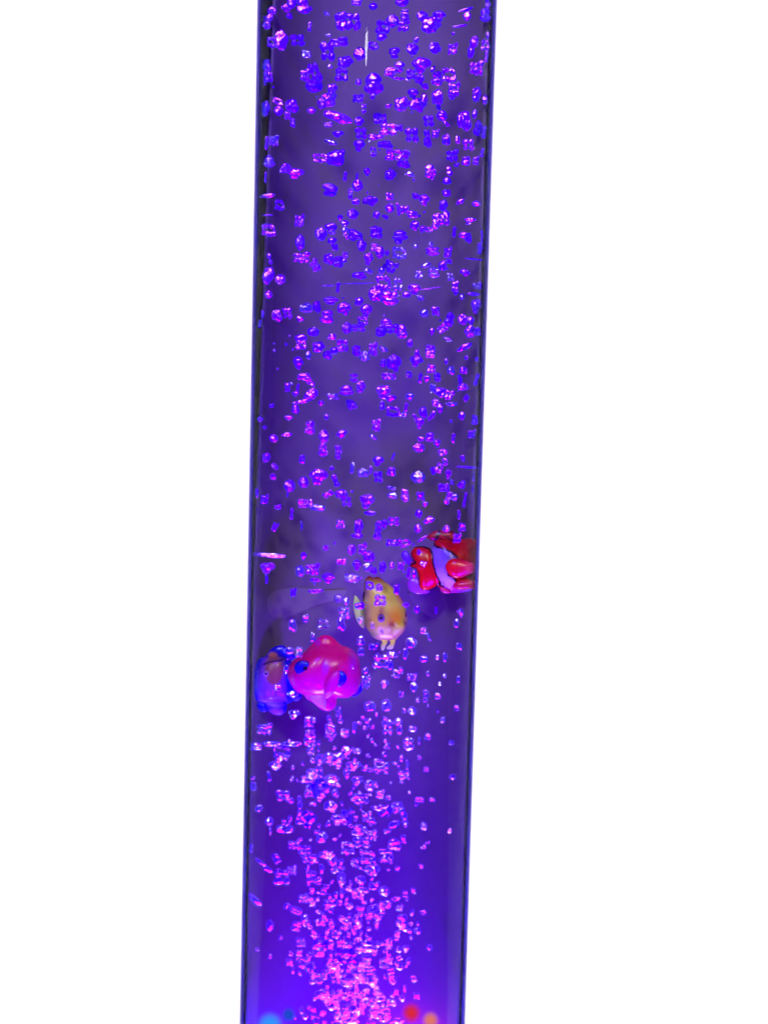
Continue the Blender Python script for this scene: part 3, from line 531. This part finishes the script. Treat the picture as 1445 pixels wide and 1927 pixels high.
RIN = .0573
def inside(x, y): return x*x+y*y < (RIN-.002)**2
def choose(w, h, st, rnd):
    r = w/h
    if r > 2.1: return 'lens'
    if r < .55: return 'column'
    if st == 'v': return rnd.choice(['comb', 'blob', 'drop', 'two', 'blob', 'grid', 'round'])
    if st == 'p': return rnd.choice(['two', 'blob', 'drop', 'comb', 'round'])
    if st == 'P': return rnd.choice(['comb', 'two', 'drop', 'blob', 'grid', 'round', 'comb'])
    return rnd.choice(['grid', 'comb', 'two', 'round', 'blob'])
FISH = [('red clownfish', 830, 1060, 80, 62), ('yellow fish', 716, 1150, 60, 80), ('pink fish', 612, 1268, 76, 72), ('blue fish', 500, 1280, 50, 70)]
items = []
for (px, py, w, h, st, a, band) in B+extra:
    rnd = random.Random(int(px*31+py*17))
    # depth in the tube: high up they drift near the front, the far plume low down is deeper
    if band <= 2: y = rnd.uniform(-.040, .004)
    elif band == 3: y = rnd.uniform(-.034, .000)
    elif band == 4: y = rnd.uniform(-.030, .012)
    else: y = rnd.uniform(-.026, .016)
    if band >= 4 and (px > 790 or px < 500): y = rnd.uniform(.022, .030)
    if band == 3:
        for (_, fx, fy, fw, fh) in FISH:
            if abs(px-fx) < fw+6 and abs(py-fy) < fh+6: y = min(y, rnd.uniform(-.040, -.036))
    p = at(px, py, y)
    if band == 3 and px > 760 and 995 < py < 1125: y = -.022
    for _ in range(40):
        p = at(px, py, y)
        if inside(abs(p.x)+w*.00013, y): break
        y *= .88
    if abs(p.x)+w*.00013 > RIN-.0005:
        p.x = math.copysign(RIN-.0005-w*.00013, p.x); 
    yp_ = panel_y(max(-1, min(1, p.x/.0574)))
    p.y = min(p.y, yp_-.0035)
    s = (p-CAM).dot(f)/FPX
    items.append(dict(mat=('l' if py > 1150 else '')+st, p=p, w=w*s*(1.2 if band < 3 else 1.1 if band < 4 else 1.22), h=h*s*(1.2 if band < 3 else 1.1 if band < 4 else 1.22), st=st, a=a, kind=choose(w, h, st, rnd), px=px, py=py, r=rnd, A=w*h))
items.sort(key=lambda d: -d['A'])
main, rest = items[:300], items[300:]
COLW = {'v': 'violet', 'p': 'violet pink-glinting', 'P': 'pink glowing', 'w': 'clear white-glinting', 'W': 'bright sparkling'}
def where(px, py):
    xl = 484-33*py/1927; xr = 935-60*py/1927; u = (px-xl)/(xr-xl)
    hs = 'by the left wall' if u < .13 else 'left of centre' if u < .4 else 'in the centre' if u < .6 else 'right of centre' if u < .87 else 'by the right wall'
    if 960 < py < 1345:
        n = min(FISH, key=lambda q: math.hypot((px-q[1])/q[3], (py-q[2])/q[4])); d = math.hypot((px-n[1])/n[3], (py-n[2])/n[4])
        if d < .9: return 'in front of the '+n[0]
        if d < 1.7: return ('above' if py < n[2]-n[4]*.8 else 'below' if py > n[2]+n[4]*.8 else 'beside')+' the '+n[0]
        return hs+' at fish height'
    vsn = 'near the top edge' if py < 210 else 'in the upper tube' if py < 480 else 'in the middle tube' if py < 760 else 'just above the fish' if py <= 960 else 'under the fish' if py < 1640 else 'in the bottom plume'
    return hs+' '+vsn
lab = {}
for d in main:
    dm = math.sqrt(d['A']); sz = 'large' if dm > 21 else 'medium' if dm > 15.5 else 'small'
    d['label'] = f"{sz} {COLW[d['st']]} {SHAPE_WORD[d['kind']]} air bubble {where(d['px'], d['py'])}"
    lab.setdefault(d['label'], []).append(d)
ORD = ['highest', 'second highest', 'third highest', 'fourth highest', 'fifth highest', 'sixth highest', 'seventh highest', 'eighth highest', 'ninth highest']
for l, ds in lab.items():
    if len(ds) > 1:
        ds.sort(key=lambda d: d['py'])
        for i, d in enumerate(ds):
            if len(ds) == 2: d['label'] = l+(', upper of two' if i == 0 else ', lower of two')
            else: d['label'] = l+', '+(ORD[i] if i < len(ds)-1 else 'lowest')+' such'
def bmatrix(d):
    r = d['r']; dep = max(.0011, min(d['w'], d['h'])*.8)
    S = Matrix.Diagonal((d['w'], min(dep, .0045), d['h'], 1))
    return Matrix.Translation(d['p'])@Matrix.Rotation(math.radians(-d['a']+math.degrees(ROLL)*-1), 4, 'Y')@S
for d in main:
    me = d['r'].choice(PROTO[d['kind']])
    o = bpy.data.objects.new('bubble', me); C.objects.link(o)
    o.matrix_world = bmatrix(d)
    o.material_slots[0].link = 'OBJECT'; o.material_slots[0].material = BM[d['mat']]
    tag(o, d['label'], 'bubble', 'air bubbles rising through the tube')
# all remaining tiny bubbles: one froth object
V, F, MI = [], [], []
order = list(BM)
for d in rest:
    me = d['r'].choice(LOW[d['kind']]); m = bmatrix(d); b = len(V)
    V += [m@v.co for v in me.vertices]
    for p in me.polygons: F.append(tuple(b+i for i in p.vertices)); MI.append(order.index(d['mat']))
fm = mesh('bubble_froth', V, F)
fo = link('bubble_froth', fm, None)
def froth_mat(k):   # the same film, ripples scaled to metres
    m = BM[k].copy()
    for n in m.node_tree.nodes:
        if n.type == 'MAPPING': n.inputs['Scale'].default_value = (900, 900, 420)
        if n.type == 'BUMP': n.inputs['Distance'].default_value = .0003
    return m
for k in order: fm.materials.append(froth_mat(k))
for p, i in zip(fm.polygons, MI): p.material_index = i
tag(fo, 'fine froth of tiny glinting air bubbles throughout the water', 'froth', kind='stuff')

# ------------------------------------------------------------------ LEDs at the foot of the visible tube
def led(px, py, y, r, col, s):
    p = at(px, py, y); b = bmesh.new(); bmesh.ops.create_uvsphere(b, u_segments=20, v_segments=12, radius=r)
    me = bpy.data.meshes.new('led'); b.to_mesh(me); b.free()
    o = link('led', me, glow('led_light', col, s), tube); o.location = p-tube.location; return o
led(774, 1906, -.020, .0068, (1, .03, .06), .75)
led(810, 1920, -.016, .0058, (1, .25, .18), .8)
led(508, 1932, -.018, .0090, (.03, .35, 1), 1.0)
led(543, 1910, -.016, .0048, (.02, .12, 1), .6)

# ------------------------------------------------------------------ light
def lamp(name, typ, loc, col, e, aim=None, **kw):
    l = bpy.data.lights.new(name, typ); o = bpy.data.objects.new(name, l); C.objects.link(o)
    o.location = loc; l.color = col; l.energy = e
    for k, v in kw.items(): setattr(l, k, v)
    if aim is not None: o.rotation_euler = (Vector(aim)-Vector(loc)).to_track_quat('-Z', 'Y').to_euler()
    return o
for s in (-1, 1):
    lamp('backdrop_fill', 'AREA', (s*.8, .15, 0), (1, 1, 1), 26, (s*.8, .9, 0), shape='RECTANGLE', size=.35, size_y=2.0)  # added unseen lamps that bring the backdrop to white
lamp('upper_fill', 'SPOT', (-.30, -1.2, .86), (1, .97, .95), 88, (0, 0, .13), spot_size=math.radians(19), spot_blend=1, shadow_soft_size=.19)  # added unseen spot that greys the upper part of the added sheet
lamp('violet_top', 'AREA', (-.12, -.85, .86), (.13, 0, 1), 12, (0, 0, -.03), shape='DISK', size=.12)  # added violet fill from above, evens out the fish shadows
lamp('fish_fill', 'SPOT', (.34, -1.2, .62), (1, 1, .70), 34, (-.002, 0, -.100), spot_size=math.radians(6.2), spot_blend=.8, shadow_soft_size=.05)  # added unseen spot to brighten the fish
lamp('window_glint', 'SPOT', (-.20, -1.3, .455), (1, .98, .92), .7, (0, 0, .15), spot_size=math.radians(30), spot_blend=1, shadow_soft_size=.024)
for s in (-1, 1):
    lamp('violet_front', 'AREA', (s*.24, -.50, -.76), (.15, 0, 1), 13.5 if s > 0 else 10.5, (0, 0, -.05), shape='DISK', size=.16)  # added unseen fill for the violet light along the tube
lamp('base_blue', 'POINT', (0, .010, -.70), (.08, 0, 1), 8, shadow_soft_size=.02)
lamp('corner_blue', 'POINT', (-.045, -.01, -.375), (.01, .0, 1), .5, shadow_soft_size=.006)
lamp('corner_blue', 'POINT', (.046, -.01, -.385), (.02, 0, 1), .3, shadow_soft_size=.006)
lamp('corner_red', 'POINT', (.036, .020, -.368), (1, .02, .05), .08, shadow_soft_size=.006)
for (x, y, z, c, e) in ((-.024, .030, -.70, (1, .44, .62), 10), (.024, .030, -.70, (1, .48, .66), 10), (0, .034, -.69, (1, .85, .95), 14), (-.036, .018, -.71, (.10, .60, 1), 9), (.034, .018, -.70, (1, .14, .2), 5)):
    lamp('base_glint', 'POINT', (x, y, z), c, e*.135, shadow_soft_size=.008)
w = bpy.data.worlds.new('World'); sc.world = w; w.use_nodes = True
bg = w.node_tree.nodes['Background']; bg.inputs[0].default_value = (.40, .06, .9, 1); bg.inputs[1].default_value = .05

sc.view_settings.view_transform = 'Standard'; sc.view_settings.look = 'None'
sc.view_settings.exposure = 0; sc.view_settings.gamma = 1; sc.view_settings.use_curve_mapping = False
cy = sc.cycles
cy.use_denoising = True; cy.max_bounces = 6; cy.diffuse_bounces = 2; cy.glossy_bounces = 3; cy.transmission_bounces = 2
cy.transparent_max_bounces = 40; cy.caustics_reflective = False; cy.caustics_refractive = False
cy.sample_clamp_indirect = 4
